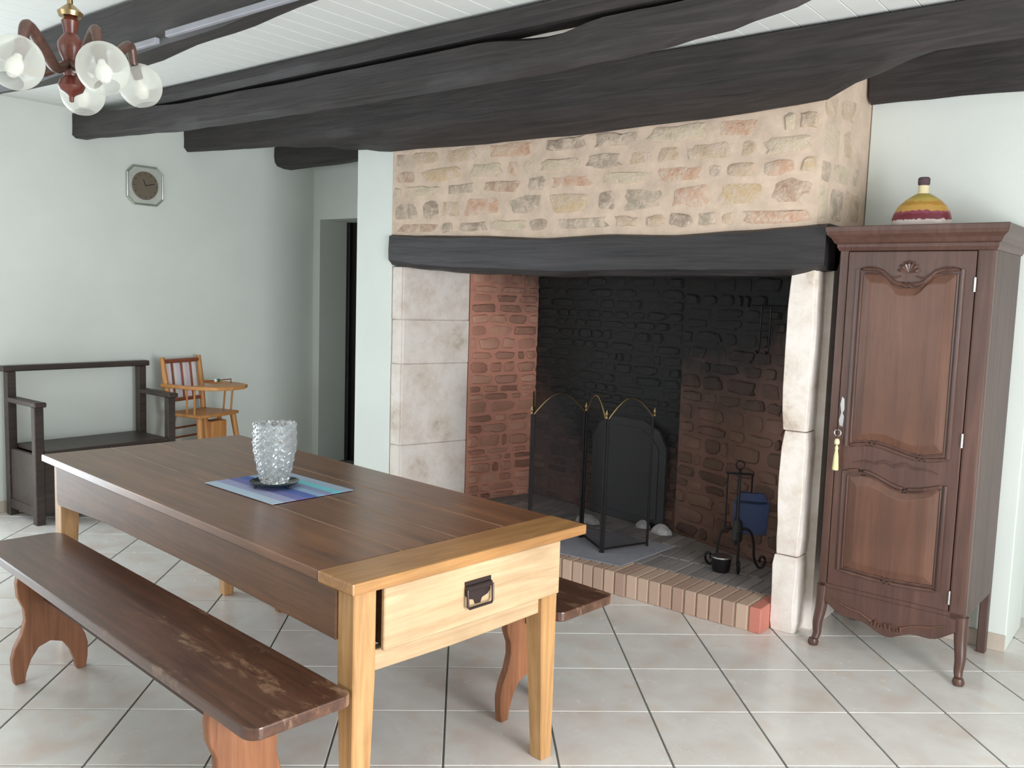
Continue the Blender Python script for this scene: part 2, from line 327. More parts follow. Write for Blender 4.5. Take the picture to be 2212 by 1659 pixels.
for x0, x1, z0, z1 in ((-5.86, -5.5, .25, .95), (-5.86, -5.5, 1.1, 1.95), (-5.36, -5.0, .25, .95), (-5.36, -5.0, 1.1, 1.95)):
    MB().box(x0, x1, 5.168, 5.18, z0, z1).build('door_panel', M['door'], d1, bevel=.006)
MB().box(-5.965, -5.925, 5.15, 5.18, 0, 2.09).build('door_frame', M['door'], d1, bevel=.004)
struct(MB().box(XL-.25, XR+.25, 5.42, 5.5, 0, H).build('wall_light_block', M['plaster']))  # unseen wall added to keep sky light from leaking in
struct(MB().box(-4.40, -4.072, 3.885, 5.42, 0, H).build('wall_pier', M['plaster'], bevel=.004))
wb = struct(MB().box(-1.335, -.60, YB, YB+.4, 0, H).build('wall_back', M['plaster'], bevel=.004))
struct(MB().box(-1.3, XR, YB+.55, YB+.75, 0, H).build('wall_niche', M['plaster']))
# right wall with a glazed door, front wall with an added wide window (both outside the frame)
mb = MB(); x0, x1 = XR, XR+.25
mb.box(x0, x1, YF, .5, 0, H); mb.box(x0, x1, 2.2, 5.42, 0, H); mb.box(x0, x1, .5, 2.2, 2.12, H); mb.box(x0, x1, .5, 2.2, 0, .1)
struct(mb.build('wall_right', M['plaster']))
mb = MB(); y0, y1 = YF-.25, YF
mb.box(XL, -4.6, y0, y1, 0, H); mb.box(-2.0, XR, y0, y1, 0, H); mb.box(-4.6, -2.0, y0, y1, 2.2, H); mb.box(-4.6, -2.0, y0, y1, 0, .7)
struct(mb.build('wall_front', M['plaster']))
mb = MB()
for y in (.5, 1.32, 2.13): mb.box(XR+.1, XR+.15, y, y+.07, .1, 2.12)
for z in (.1, 2.05): mb.box(XR+.1, XR+.15, .5, 2.2, z, z+.07)
struct(mb.build('window_1', M['ceiling']))
mb = MB()
for x in (-4.6, -3.75, -2.9, -2.07): mb.box(x, x+.07, YF-.15, YF-.1, .7, 2.2)
for z in (.7, 2.13): mb.box(-4.6, -2.0, YF-.15, YF-.1, z, z+.07)
struct(mb.build('window_added', M['ceiling']))  # frame of the added, unseen front window
struct(MB().box(XL, XL+.012, 1.9, YR, 0, .075).build('baseboard_left', M['skirt'], bevel=.002))
struct(MB().box(-1.3, -.60, YB-.012, YB, 0, .075).build('baseboard_back', M['skirt'], bevel=.002))

# ------------------------------------------------------------------ beams
def beam(name, xs, label, m='beam', amp=.011, seed=0, seg=40, group='dark ceiling beams'):
    # xs: list of (x, y_near, y_far, z_bottom_near, z_bottom_far, z_top) interpolated along X
    N = seg; rings = []
    for k in range(N+1):
        x = xs[0][0]+(xs[-1][0]-xs[0][0])*k/N
        for a, b in zip(xs, xs[1:]):
            if a[0] <= x <= b[0]+1e-6: t = (x-a[0])/(b[0]-a[0]); t = t*t*(3-2*t); v = [p+(q-p)*t for p, q in zip(a[1:], b[1:])]; break
        yn, yf, zn, zf, zt = v
        def J(i): return amp*noise.noise(Vector((x*2.1+seed*9.1, i*3.7, seed)))*1.6+amp*.5*noise.noise(Vector((x*7+seed, i*5.1, seed+3)))
        c = .03; h = zt-zn
        sec = [(yn+c, zn-.004), (yn+J(1)*.6, zn+c*.8), (yn+J(2), zn+h*.45), (yn+J(3)*.6, zt-c*.5), (yn+c, zt-.002), (yf-c, zt-.002), (yf, zt-c), (yf, zf+c), (yf-c, zf), ((yn+yf)/2, (zn+zf)/2-.004)]
        sec = [(y+ (J(i+10) if i in (0, 8, 9) else 0), min(zt-.001 if i < 6 else zt-.001, z+J(i+20)*(.9 if i in (0, 1, 8, 9) else .5))) for i, (y, z) in enumerate(sec)]
        rings.append([(x, y, z) for y, z in sec])
    o = MB().ring(rings).build(name, M[m], smooth=True)
    return tag(o, label, 'beam', group) if label else o
e = .002
beam('ceiling_beam', [(XL+e, 1.90, 2.10, 2.45, 2.505, H-e), (-5.29, 1.90, 2.10, 2.445, 2.498, H-e), (-4.68, 1.90, 2.10, 2.44, 2.471, H-e), (-3.68, 1.90, 2.10, 2.44, 2.444, H-e), (-3.13, 1.90, 2.10, 2.45, 2.473, H-e), (-2.49, 1.90, 2.10, 2.465, 2.511, H-e), (XR-e, 1.88, 2.08, 2.45, 2.48, H-e)], 'dark ceiling beam at upper left behind the chandelier, nearest of the beams', seed=1, seg=60, amp=.008)
lg = thing('lit_arris_grey', 'pale grey strip painted as the lit lower edge of the beam behind the chandelier', 'strip', (0, 0, 0))
for a, b, za in ((-4.45, -3.295, 2.430), (-3.225, -2.2, 2.443)): MB().box(a, b, 1.872, 1.893, za, za+.024).build('lit_arris_segment', M['lit_arris_grey'], lg, bevel=.003)  # strips put the light on the beam's lower arris into shape and colour
bm3 = thing('ceiling_beam', 'rough dark log beam with a squared timber above it, second from the left', 'beam', (0, 0, 0), 0, 'dark ceiling beams')
b3 = beam('log', [(XL+e, 2.84, 3.05, 2.455, 2.48, 2.625), (-5.3, 2.84, 3.05, 2.42, 2.452, 2.58), (-4.7, 2.84, 3.05, 2.39, 2.446, 2.552), (-3.4, 2.84, 3.05, 2.38, 2.436, 2.548), (-2.5, 2.84, 3.05, 2.38, 2.444, 2.552), (-2.13, 2.85, 3.05, 2.385, 2.446, 2.525), (-1.85, 2.84, 3.05, 2.39, 2.455, 2.553), (-1.7, 2.84, 3.05, 2.395, 2.462, 2.555), (-1.42, 2.84, 3.05, 2.42, 2.492, 2.558), (-1.19, 2.84, 3.03, 2.455, 2.53, 2.56), (-1.0, 2.85, 3.0, 2.51, 2.545, 2.56)], None, seed=3, seg=70, amp=.009)
b3.parent = bm3
b3b = beam('squared_timber', [(-5.15, 2.825, 3.0, 2.565, 2.565, H-e), (XR-e, 2.79, 2.97, 2.565, 2.565, H-e)], None, amp=.004, seed=4); b3b.parent = bm3
beam('ceiling_beam', [(XL+e, 3.655, 3.86, 2.49, 2.515, H-e), (-5.75, 3.655, 3.86, 2.472, 2.502, H-e), (-5.25, 3.655, 3.86, 2.455, 2.484, H-e), (-4.7, 3.655, 3.86, 2.445, 2.435, H-e), (-4.34, 3.655, 3.866, 2.435, 2.39, H-e), (-4.04, 3.655, 3.868, 2.425, 2.352, H-e), (-2.8, 3.655, 3.868, 2.415, 2.34, H-e), (-1.77, 3.655, 3.868, 2.42, 2.352, H-e), (-1.41, 3.65, 3.868, 2.438, 2.365, H-e), (-1.17, 3.65, 3.86, 2.46, 2.455, H-e), (-.93, 3.65, 3.86, 2.48, 2.525, H-e), (XR-e, 3.65, 3.85, 2.49, 2.54, H-e)], 'long dark beam running just in front of the stone chimney breast', seed=5, seg=70, amp=.006)
beam('ceiling_beam', [(XL+e, 4.455, 4.65, 2.49, 2.48, H-e), (-5.4, 4.45, 4.65, 2.475, 2.475, H-e), (-4.405, 4.43, 4.65, 2.5, 2.5, H-e)], 'short dark beam end over the doorway recess beside the white pier', seed=6, seg=16)
beam('ceiling_beam', [(-1.33, 4.26, YB-.003, 2.435, 2.43, H-e), (XR-e, 4.25, YB-.003, 2.43, 2.43, H-e)], 'dark beam along the wall above the wardrobe', seed=7, seg=24)

# ------------------------------------------------------------------ fireplace
fp = thing('fireplace', 'large open stone fireplace with black timber lintel and raised brick hearth', 'fireplace', (-2.7, 3.89, 0))
FO = Vector((-2.7, 3.89, 0))
def L(o):    # keep world placement under the fireplace empty
    o.parent = fp; o.location = Vector(o.location)-FO; return o
def stones(parent, P, Q, z0, z1, mats, rows, wid, gap, proud, seed, name='stone', skip=None, off=Vector((0, 0, 0)), flip=1, jit=.16, drop=0.):
    rnd = random.Random(seed); P = Vector((P[0], P[1], 0)); Q = Vector((Q[0], Q[1], 0)); U = (Q-P); W = U.length; U.normalize(); N = Vector((U.y, -U.x, 0))*flip
    z = z0; cnt = 0
    while z < z1-.02:
        h = min(rnd.uniform(*rows), z1-z)
        if z1-z-h < .03: h = z1-z
        x = 0
        while x < W-.01:
            ww = rnd.uniform(*wid)*(1 if rnd.random() > .3 else .55)
            if W-x-ww < wid[0]*.5: ww = W-x
            cx, cz = x+ww/2, z+h/2; hw, hh = ww/2-gap*rnd.uniform(.5, 1.5), h/2-gap*rnd.uniform(.4, 1.3)
            if hw > .008 and hh > .006 and rnd.random() >= drop:
                NP = 14; pts = []; ph = rnd.uniform(0, 99); sh = rnd.uniform(-.35, .35)*hh/max(hw, .01)
                for k in range(NP):
                    a = 2*PI*(k+.5)/NP; q = .5; sx = math.copysign(abs(math.cos(a))**q, math.cos(a)); sz = math.copysign(abs(math.sin(a))**q, math.sin(a))
                    d = 1-jit*(.5+.9*noise.noise(Vector((math.cos(a)*1.7+ph, math.sin(a)*1.7, ph))))-rnd.random()*jit*.5
                    pts.append((sx*hw*min(1.0, d+.06), sz*hh*min(1.0, d+.02)+sx*hw*sh*.12))
                C0 = P+U*cx+Vector((0, 0, cz)); pr = proud*rnd.uniform(.25, 1.2); vs = []
                for r_, d in ((1, -.012), (.97, pr*.5), (.80, pr)): vs += [U*(u*r_)+Vector((0, 0, v*r_))+N*(d+(rnd.uniform(-.3, .3)*pr if r_ < .9 else 0)) for u, v in pts]
                fs = [(r_*NP+k, r_*NP+(k+1) % NP, r_*NP+NP+(k+1) % NP, r_*NP+NP+k) for r_ in (0, 1) for k in range(NP)]+[tuple(range(2*NP, 3*NP))]
                o = MB().add(vs, fs).build(name, rnd.choice(mats) if isinstance(mats, list) else mats, parent, loc=C0-off, smooth=True); cnt += 1
            x += ww
        z += h
    return cnt
# chimney breast: mortar core with single stones standing a little proud
cb = MB().hexa([(-4.07, 3.885, 1.80), (-1.40, 3.885, 1.80), (-1.338, YB, 1.80), (-1.338, 5.3, 1.80), (-4.07, 5.3, 1.80)], [(-4.07, 3.885, H-e), (-1.40, 3.885, H-e), (-1.338, YB, H-e), (-1.338, 5.3, H-e), (-4.07, 5.3, H-e)]).build('chimney_breast', M['mortar'])
L(cb); cboff = Vector((0, 0, 0))
stones(cb, (-4.06, 3.885), (-1.41, 3.885), 1.85, 2.44, M['stone'], (.055, .135), (.10, .42), .005, .008, 25, jit=.34, drop=.06)
stones(cb, (-1.40, 3.885), (-1.345, 4.30), 1.87, 2.44, [M['stone'][2], M['stone'][6], M['stone'][0]], (.10, .17), (.16, .30), .004, .003, 22)
# lintel
lt = beam('lintel', [(-4.065, 3.853, 4.10, 1.68, 1.675, 1.862), (-3.98, 3.85, 4.10, 1.667, 1.665, 1.857), (-3.81, 3.85, 4.10, 1.65, 1.65, 1.85), (-3.44, 3.85, 4.10, 1.633, 1.63, 1.842), (-2.865, 3.85, 4.10, 1.62, 1.62, 1.822), (-2.49, 3.85, 4.10, 1.624, 1.625, 1.833), (-2.09, 3.85, 4.10, 1.628, 1.63, 1.822), (-1.735, 3.85, 4.10, 1.63, 1.63, 1.836), (-1.5, 3.85, 4.10, 1.634, 1.63, 1.848), (-1.345, 3.855, 4.05, 1.658, 1.66, 1.858)], None, 'lintel', .007, 12, 56)
L(lt)
# firebox: splayed walls of rubble
PL = [(-3.975, 3.885), (-3.69, 4.93), (-2.45, 4.72), (-1.41, 4.32), (-1.41, 3.96)]
JE = (-3.841, 4.381)
def firewall(P, Q, name, seed, key, rows=(.045, .095), wid=(.09, .24)):
    U = (Vector(Q)-Vector(P)).normalized(); N = Vector((U.y, -U.x))*.25
    o = MB().prism([P, Q, (Q[0]-N.x, Q[1]-N.y), (P[0]-N.x, P[1]-N.y)], 0, 2.3, 'z').build(name, M['fmortar_'+key]); L(o)
    stones(o, P, Q, .115, 1.78, M['fstone_'+key], rows, wid, .005, .016, seed, jit=.25)
firewall(JE, PL[1], 'side_wall', 31, 'side'); firewall(PL[1], PL[2], 'back_wall', 32, 'back'); firewall(PL[2], PL[3], 'splayed_wall', 33, 'right', (.05, .11), (.1, .28))
L(MB().prism([(-1.41, 3.99), (-1.345, 3.99), (-1.345, 4.32), (-1.41, 4.32)], 0, 1.80, 'z').build('cheek_wall', M['jamb']))
L(MB().box(-4.05, -1.43, 4.12, 5.3, 2.3, 2.36).build('light_leak_cap', M['soot']))  # unseen slab added over the firebox to stop light leaks
# left jamb: big white blocks, front arris and deep inner face
lj = MB().prism([(-4.066, 3.905), (-3.99, 3.905), (-3.856, 4.381), (-4.066, 4.381)], 0, 1.66, 'z').build('jamb', M['jamb']); L(lj)
for z0, z1 in ((.0, .53), (.533, 1.05), (1.053, 1.33), (1.333, 1.66)):
    a = random.uniform(-.003, .003)
    MB().prism([(-4.066, 3.893+a), (-3.985, 3.893+a), (-3.985, 3.93), (-4.066, 3.93)], z0, z1, 'z').build('stone_block', M['jamb'], lj, bevel=.004)
    MB().prism([(-3.975+a, 3.905), (-3.842+a, 4.378), (-3.87, 4.378), (-4.0, 3.905)], z0, z1, 'z').build('stone_block', M['jamb'], lj, bevel=.004)
# right jamb: three stacked blocks
rj = MB().box(-1.485, -1.40, 3.9, 4.3, 0, 1.66).build('jamb', M['jamb']); L(rj)
for z0, z1, xa, ya in ((.0, .355, -1.497, 3.868), (.359, .93, -1.492, 3.874), (.934, 1.668, -1.502, 3.876)):
    rings = []
    for k in range(9):
        z = z0+(z1-z0)*k/8; q = [(xa, ya), (-1.387, ya), (-1.378, ya+.02), (-1.378, 4.30), (xa, 4.30)]; s_ = .006 if k in (0, 8) else 0
        rings.append([(x+(s_ if i in (0, 4) else -s_)+.008*noise.noise(Vector((i*3.1, z*6, xa*9))), y+(s_ if i < 2 else 0)+(.006*noise.noise(Vector((i*2.3+5, z*6, ya*9))) if i < 3 else 0), z) for i, (x, y) in enumerate(q)])
    MB().ring(rings).build('stone_block', M['jamb'], rj, bevel=.003)
# hearth of bricks on edge
hz = .118
hb = MB().box(-3.97, -1.51, 3.775, 3.975, 0, hz-.006).build('hearth', M['brick_joint']); L(hb)
MB().prism([(-3.95, 3.976), (-1.51, 3.976), (-1.42, 4.3), (-2.45, 4.70), (-3.69, 4.91), (-3.86, 4.3)], 0, hz-.005, 'z').build('hearth_bed', M['hbed'], hb)
bk = None; pitch = .0655
for i in range(38):
    x = -1.525-i*pitch
    if x < -3.93: break
    if bk is None: bk = MB().box(-.0285, .0285, 0, .215, 0, hz).build('brick', M['brick_red'], hb, bevel=.004, loc=(x, 3.766, 0)).data
    else: inst(bk, 'brick', hb, (x, 3.766+random.uniform(-.003, .003), 0), (0, 0, random.uniform(-.01, .01)), (1, 1, 1), M['brick'])
rowy = 3.989; bt = None; r_ = 0
while rowy < 4.9:
    for i in range(38):
        x = -1.56-i*pitch-(pitch/2 if r_ % 2 else 0); ye = rowy+.212
        xl = -3.95+(ye-3.89)*.274; xr = min(-1.53, (-1.41-(ye-4.32)/.4*1.04) if ye > 4.32 else -1.53)
        yb = 4.93-.21*((x+3.69)/1.24)
        if x-.03 < xl or x+.03 > xr or ye > yb: continue
        if bt is None: bt = MB().box(-.0295, .0295, 0, .208, hz-.03, hz).build('brick', M['brick_top'], hb, bevel=.003, loc=(x, rowy, 0)).data
        else: inst(bt, 'brick', hb, (x, rowy, random.uniform(-.002, .001)))
    rowy += .218; r_ += 1

# fireback leaning on the back wall, ash, hearth plate, folding screen, tool stand, hanging rack
fbk = thing('fireback', 'black iron fireback plate leaning on the sooty back wall', 'fireback', (-2.80, 4.715, hz), math.radians(-9.6))
MB().prism([(-.3, 0), (.3, 0), (.3, .50), (.24, .60), (.12, .65), (-.12, .65), (-.24, .60), (-.3, .50)], 0, .03, 'y').build('plate', M['soot'], fbk, bevel=.006)
MB().prism([(-.25, .05), (.25, .05), (.25, .48), (.2, .55), (.1, .6), (-.1, .6), (-.2, .55), (-.25, .48)], -.008, 0, 'y').build('raised_panel', M['soot'], fbk, bevel=.004)
for k, (x, y, sx, sy, sz) in enumerate(((-2.47, 4.60, .07, .05, .055), (-2.62, 4.64, .05, .04, .045), (-2.93, 4.50, .09, .05, .05))):
    rings = []
    for q in range(5):
        t = q/4; rings.append([(sx*math.cos(2*PI*j/10)*(1-.75*t*t)*(1+.25*noise.noise(Vector((j*2.2, q, k)))), sy*math.sin(2*PI*j/10)*(1-.75*t*t)*(1+.25*noise.noise(Vector((j*2.2, q+7, k)))), sz*t) for j in range(10)])
    tag(MB().ring(rings).build('ash_lump', M['ash'], loc=(x, y, hz+.002)), ('small pale lump of ash on the hearth bricks at the right of the fireback', 'pale lump of ash on the hearth in front of the fireback', 'broad low lump of ash on the hearth behind the folding fire screen')[k], 'ash')
tag(MB().prism([(-2.98, 3.80), (-2.30, 3.86), (-2.27, 4.40), (-2.95, 4.36)], hz+.001, hz+.005, 'z').build('hearth_plate', M['lit_arris_grey'], bevel=.001), 'thin grey metal plate lying on the bricks under the fire screen', 'plate')
SP = [(-3.075, 4.10), (-2.874, 3.815), (-2.758, 4.175), (-2.50, 3.985), (-2.383, 4.295)]
fs_ = thing('fire_screen', 'folding black mesh fire screen with arched brass tops on the hearth', 'fire screen', (-2.63, 4.05, hz+.006))
so = Vector((-2.63, 4.05)); ztop = .735
SP = [Vector(p)-so for p in SP]
for a, b in zip(SP, SP[1:]):
    d = (b-a); ln = d.length; d.normalize(); a2 = a+d*.012; b2 = b-d*.012
    fr = MB(); A = lambda q, z: (q.x, q.y, z)
    arch = [a2+(b2-a2)*(k/14) for k in range(15)]; az = [ztop+.108*math.sin(PI*k/14) for k in range(15)]
    pn = MB().tube([A(a2, .0), A(a2, ztop)], .007, 8).tube([A(b2, .0), A(b2, ztop)], .007, 8).tube([A(a2, .02), A(b2, .02)], .006, 8).build('panel_frame', M['iron'], fs_, smooth=True)
    MB().tube([A(p, z) for p, z in zip(arch, az)], .0045, 8).build('brass_arch', M['brass'], pn, smooth=True)
    vs = [A(p, .02) for p in arch]+[A(p, z) for p, z in zip(arch, az)]
    MB().add(vs, [(k, k+1, 16+k, 15+k) for k in range(14)]).build('mesh', M['gauze'], pn)
for p in SP[1:]:
    MB().lathe([(.001, 0), (.009, .004), (.005, .014), (.010, .026), (.004, .042), (.001, .05)], 10, (p.x, p.y, ztop)).build('finial', M['brass'], fs_, smooth=True)
def scroll(ax, ay, flip=1):
    # leg in plane direction (ax,ay): arches out and ends in a curl on the ground
    pts = [(0, .20), (.05, .215), (.10, .20), (.125, .14), (.13, .08), (.145, .04), (.175, .014), (.205, .03), (.212, .06), (.19, .075), (.172, .06), (.178, .045)]
    return [(ax*u, ay*u, v-.006) for u, v in [(p.x, p.y) for p in [Vector((q[0], q[1], 0)) for q in curve_pts([(a, b, 0) for a, b in pts], 4)]]]
ts = thing('fireside_tool_stand', 'black wrought iron fireside tool stand with scrolled feet and a blue dustpan', 'tool stand', (-1.862, 4.285, hz), math.radians(28))
for a in (0, PI, math.radians(-86)):
    MB().tube(scroll(math.cos(a)*.72, math.sin(a)*.72), .0065, 8).build('scroll_leg', M['iron'], ts, smooth=True)
MB().tube([(0, 0, .12), (0, 0, .52)], .008, 8).build('post', M['iron'], ts, smooth=True)
MB().tube([(.022*math.cos(t*PI/8), 0, .545+.022*math.sin(t*PI/8)) for t in range(16)], .004, 6, True).build('ring_handle', M['iron'], ts, smooth=True)
MB().tube([(-.07, 0, .50), (.07, 0, .50)], .006, 6).tube([(0, -.05, .50), (0, .05, .50)], .006, 6).build('hanger_bar', M['iron'], ts, smooth=True)
MB().tube([(.065, .01, .50), (.065, .012, .34)], .005, 6).build('dustpan_handle', M['iron'], ts, smooth=True)
MB().hexa([(-.02, .0, .34), (.16, .0, .34), (.16, .02, .34), (-.02, .02, .34)], [(.0, .0, .40), (.13, .0, .40), (.13, .025, .40), (.0, .025, .40)]).add([(-.02, .0, .18), (.15, .0, .18), (.16, .0, .36), (-.02, .0, .36), (-.02, .008, .18), (.15, .008, .18), (.16, .008, .36), (-.02, .008, .36)], [(0, 1, 2, 3), (7, 6, 5, 4), (0, 4, 5, 1), (1, 5, 6, 2), (2, 6, 7, 3), (3, 7, 4, 0)]).build('dustpan', M['bluepan'], ts, bevel=.002)
MB().tube([(-.06, 0, .50), (-.06, 0, .2)], .005, 6).build('poker', M['iron'], ts, smooth=True)
MB().tube([(0, -.045, .50), (0, -.045, .26)], .006, 6).add(*(lambda m_: (m_.v, m_.f))(MB().lathe([(.012, .14), (.028, .16), (.024, .25), (.008, .27)], 10, (0, -.045, 0)))).build('brush', M['soot'], ts, smooth=True)
tb = thing('ash_bucket', 'small dark metal pot with a pale rim under the tool stand', 'pot', (-1.885, 4.17, hz))
MB().lathe([(.038, 0), (.045, .01), (.052, .075), (.048, .078), (.044, .02), (.001, .015)], 20).build('body', M['iron'], tb, smooth=True)
MB().lathe([(.052, .072), (.056, .076), (.052, .082), (.047, .079)], 20).build('rim', M['steel'], tb, smooth=True)
hk = thing('hanging_rack', 'slim black iron rack hanging on the inner right wall of the fireplace', 'rack', (-1.812, 4.425, 1.20), math.radians(-21))
MB().tube([(-.12, 0, .285), (.12, 0, .285)], .008, 8).build('top_bar', M['iron'], hk, smooth=True)
for x in (-.045, .02): MB().tube([(x, -.01, .285), (x, -.012, .06), (x, -.025, .04), (x, -.035, .055)], .005, 6).build('hook_rod', M['iron'], hk, smooth=True)

# ------------------------------------------------------------------ wardrobe
wd = thing('wardrobe', 'tall narrow cherrywood wardrobe with one carved panelled door', 'wardrobe', (-.975, 3.83, 0), math.radians(-1.8))
WX = .298; WD = .46
MB().box(-WX, WX, .03, WD, .27, 1.74).build('body', M['wards'], wd, bevel=.004)
MB().box(-WX, -.262, 0, .05, .25, 1.74).build('stile', M['ward'], wd, bevel=.006, seg=2); MB().box(.235, WX, 0, .05, .25, 1.74).build('stile', M['ward'], wd, bevel=.008, seg=2)
rings = []
for z, o_ in ((1.735, .004), (1.75, .012), (1.762, .012), (1.768, .022), (1.785, .030), (1.80, .046), (1.815, .050), (1.832, .052), (1.835, .048)):
    rings.append([(-WX-o_, -o_, z), (WX+o_, -o_, z), (WX+o_, WD, z), (-WX-o_, WD, z)])
MB().ring(rings).build('cornice', M['ward'], wd)
def outline(x0, x1, zb, zt, top, bot, n=20):
    p = [(x0+(x1-x0)*k/n, zb+bot(k/n)) for k in range(n+1)]+[(x1-(x1-x0)*k/n, zt+top(1-k/n)) for k in range(n+1)]
    return p
def gauss(t, c, s_): return math.exp(-((t-c)/s_)**2)
topU = lambda t: -.052*max(0., min(1., (.27-abs(t-.5))/.14))**1.0*(1 if abs(t-.5) > .2 else 1)-.004*math.cos((t-.5)*2*PI)
botU = lambda t: .018*math.sin(t*2*PI)
topLw = lambda t: .022*math.sin(t*2*PI+.4)-.012*gauss(t, .5, .2)
botLw = lambda t: -.012*math.sin(t*PI)
dr = MB().box(-.26, .233, -.004, .028, .285, 1.732).build('door', M['ward'], wd, bevel=.003)
def inset(poly, d):
    cx = sum(p[0] for p in poly)/len(poly); cz = sum(p[1] for p in poly)/len(poly); xs = [p[0] for p in poly]; zs = [p[1] for p in poly]
    fx = 1-2*d/(max(xs)-min(xs)); fz = 1-2*d/(max(zs)-min(zs)); return [(cx+(x-cx)*fx, cz+(z-cz)*fz) for x, z in poly]
for (x0, x1, zb, zt, tf, bf, nm) in ((-.215, .19, .905, 1.655, topU, botU, 'upper_panel'), (-.215, .19, .36, .785, topLw, botLw, 'lower_panel')):
    ol = outline(x0, x1, zb, zt, tf, bf)
    MB().tube([(x, -.006, z) for x, z in ol], .0085, 8, True).build('moulding', M['ward'], dr, smooth=True)
    MB().tube([(x, -.005, z) for x, z in inset(ol, .017)], .0045, 8, True).build('inner_moulding', M['ward'], dr, smooth=True)
    a = inset(ol, .022); b = inset(ol, .055)
    MB().ring([[(x, -.003, z) for x, z in a], [(x, -.006, z) for x, z in a], [(x, -.015, z) for x, z in b], [(x, -.0155, z) for x, z in inset(ol, .06)]]).build(nm, M['wardp'], dr)
# carved shell and scrolls over the upper panel
orn = MB()
for k in range(7):
    a = PI*(k+.5)/7; orn.tube([(-.013, -.006, 1.645), (-.013+.03*math.cos(a), -.012, 1.645+.034*math.sin(a)), (-.013+.045*math.cos(a), -.006, 1.645+.05*math.sin(a))], [.003, .008, .003], 6)
for s_ in (-1, 1): orn.tube([(-.013+s_*u, -.007, v) for u, v in ((.03, 1.63), (.06, 1.62), (.09, 1.64), (.13, 1.665), (.17, 1.67))], [.004, .006, .005, .004, .002], 6)
orn.build('carving', M['ward'], dr, smooth=True)
car = MB()
for s_ in (-1, 1): car.tube([(-.013+s_*u, -.006, v) for u, v in ((0, .845), (.04, .86), (.08, .845), (.12, .85), (.17, .838))], [.006, .007, .005, .004, .002], 6)
car.build('mid_carving', M['ward'], dr, smooth=True)
for z in (1.60, .985, .345): MB().tube([(.236, -.008, z-.028), (.236, -.008, z+.028)], .0045, 8).build('hinge', M['steel'], dr, smooth=True)
MB().prism([(-.250, .99), (-.236, .985), (-.233, 1.03), (-.240, 1.045), (-.233, 1.06), (-.236, 1.105), (-.246, 1.115), (-.252, 1.08), (-.246, 1.045), (-.254, 1.01)], -.008, -.004, 'y').build('escutcheon', M['steel'], dr)
ky = MB().tube([(-.243, -.006, .975), (-.243, -.04, .975)], .003, 8).build('key', M['steel'], dr, smooth=True)
MB().tube([(-.243, -.046+.0*t, .958) if False else (-.243+.014*math.cos(t*PI/8), -.042, .961+.014*math.sin(t*PI/8)) for t in range(16)], .0024, 6, True).build('key_bow', M['steel'], ky, smooth=True)
MB().lathe([(.001, .908), (.010, .912), (.012, .922), (.008, .934), (.001, .938)], 10, (-.243, -.042, 0)).build('bead', M['cream'], ky, smooth=True)
MB().lathe([(.0125, .80), (.0135, .805), (.010, .86), (.006, .885), (.008, .895), (.003, .908)], 12, (-.243, -.042, 0)).build('tassel', M['tassel'], ky, smooth=True)
# shaped apron and carved feet
ap = [(-.29, .27)]+[(-.29+.58*k/24, .20-.075*math.sin(PI*k/24)**1.3+.012*math.cos(6*PI*k/24)) for k in range(25)]+[(.29, .27)]
apo = MB().prism(ap, .0, .03, 'y').build('apron', M['ward'], wd, bevel=.003)
cv = MB()
for k in range(9): cv.tube([(-.06+.015*k, -.002, .15), (-.06+.015*k+.006*math.cos(k), -.008, .165+.012*math.sin(k*1.7))], [.005, .004], 6)
for s_ in (-1, 1): cv.tube([(s_*u, -.002, v) for u, v in ((.06, .165), (.11, .19), (.17, .20), (.23, .225))], [.006, .005, .004, .002], 6)
cv.build('apron_carving', M['wardp'], apo, smooth=True)
MB().box(-WX, WX, .0, .03, .262, .287).build('base_rail', M['ward'], wd, bevel=.003)
for s_ in (-1, 1):
    pts = curve_pts([(s_*.282, .022, .27), (s_*.285, .018, .17), (s_*.292, .006, .10), (s_*.290, .0, .05), (s_*.297, -.014, .018)], 4)
    lg_ = MB().tube(pts, [.028-.014*k/(len(pts)-1) for k in range(len(pts))], 10).build('front_leg', M['ward'], wd, smooth=True)
    MB().lathe([(.001, 0), (.020, .003), (.024, .014), (.019, .030), (.001, .036)], 12, (s_*.297, -.018, 0)).build('scroll_foot', M['ward'], lg_, smooth=True)
    MB().box(min(s_*.298, s_*.262), max(s_*.298, s_*.262), WD-.04, WD, 0, .28).build('back_leg', M['wards'], wd, bevel=.004)
# decorative bottle on the wardrobe
bo = thing('sand_bottle', 'dome shaped bottle of layered yellow and crimson sand on top of the wardrobe', 'bottle', (-1.0, 4.0, 1.8355))
MB().lathe([(.001, .0), (.108, .0), (.117, .012), (.119, .035), (.112, .062), (.096, .092), (.070, .118), (.042, .136), (.024, .146), (.001, .148)], 32, sy=.6).build('body', M['bottle'], bo, smooth=True)
MB().lathe([(.001, .143), (.024, .144), (.021, .152), (.021, .178), (.001, .180)], 18).build('neck', M['cream'], bo, smooth=True)
MB().lathe([(.001, .178), (.019, .178), (.024, .184), (.024, .206), (.019, .212), (.001, .212)], 14).build('cork', M['cork'], bo, smooth=True)

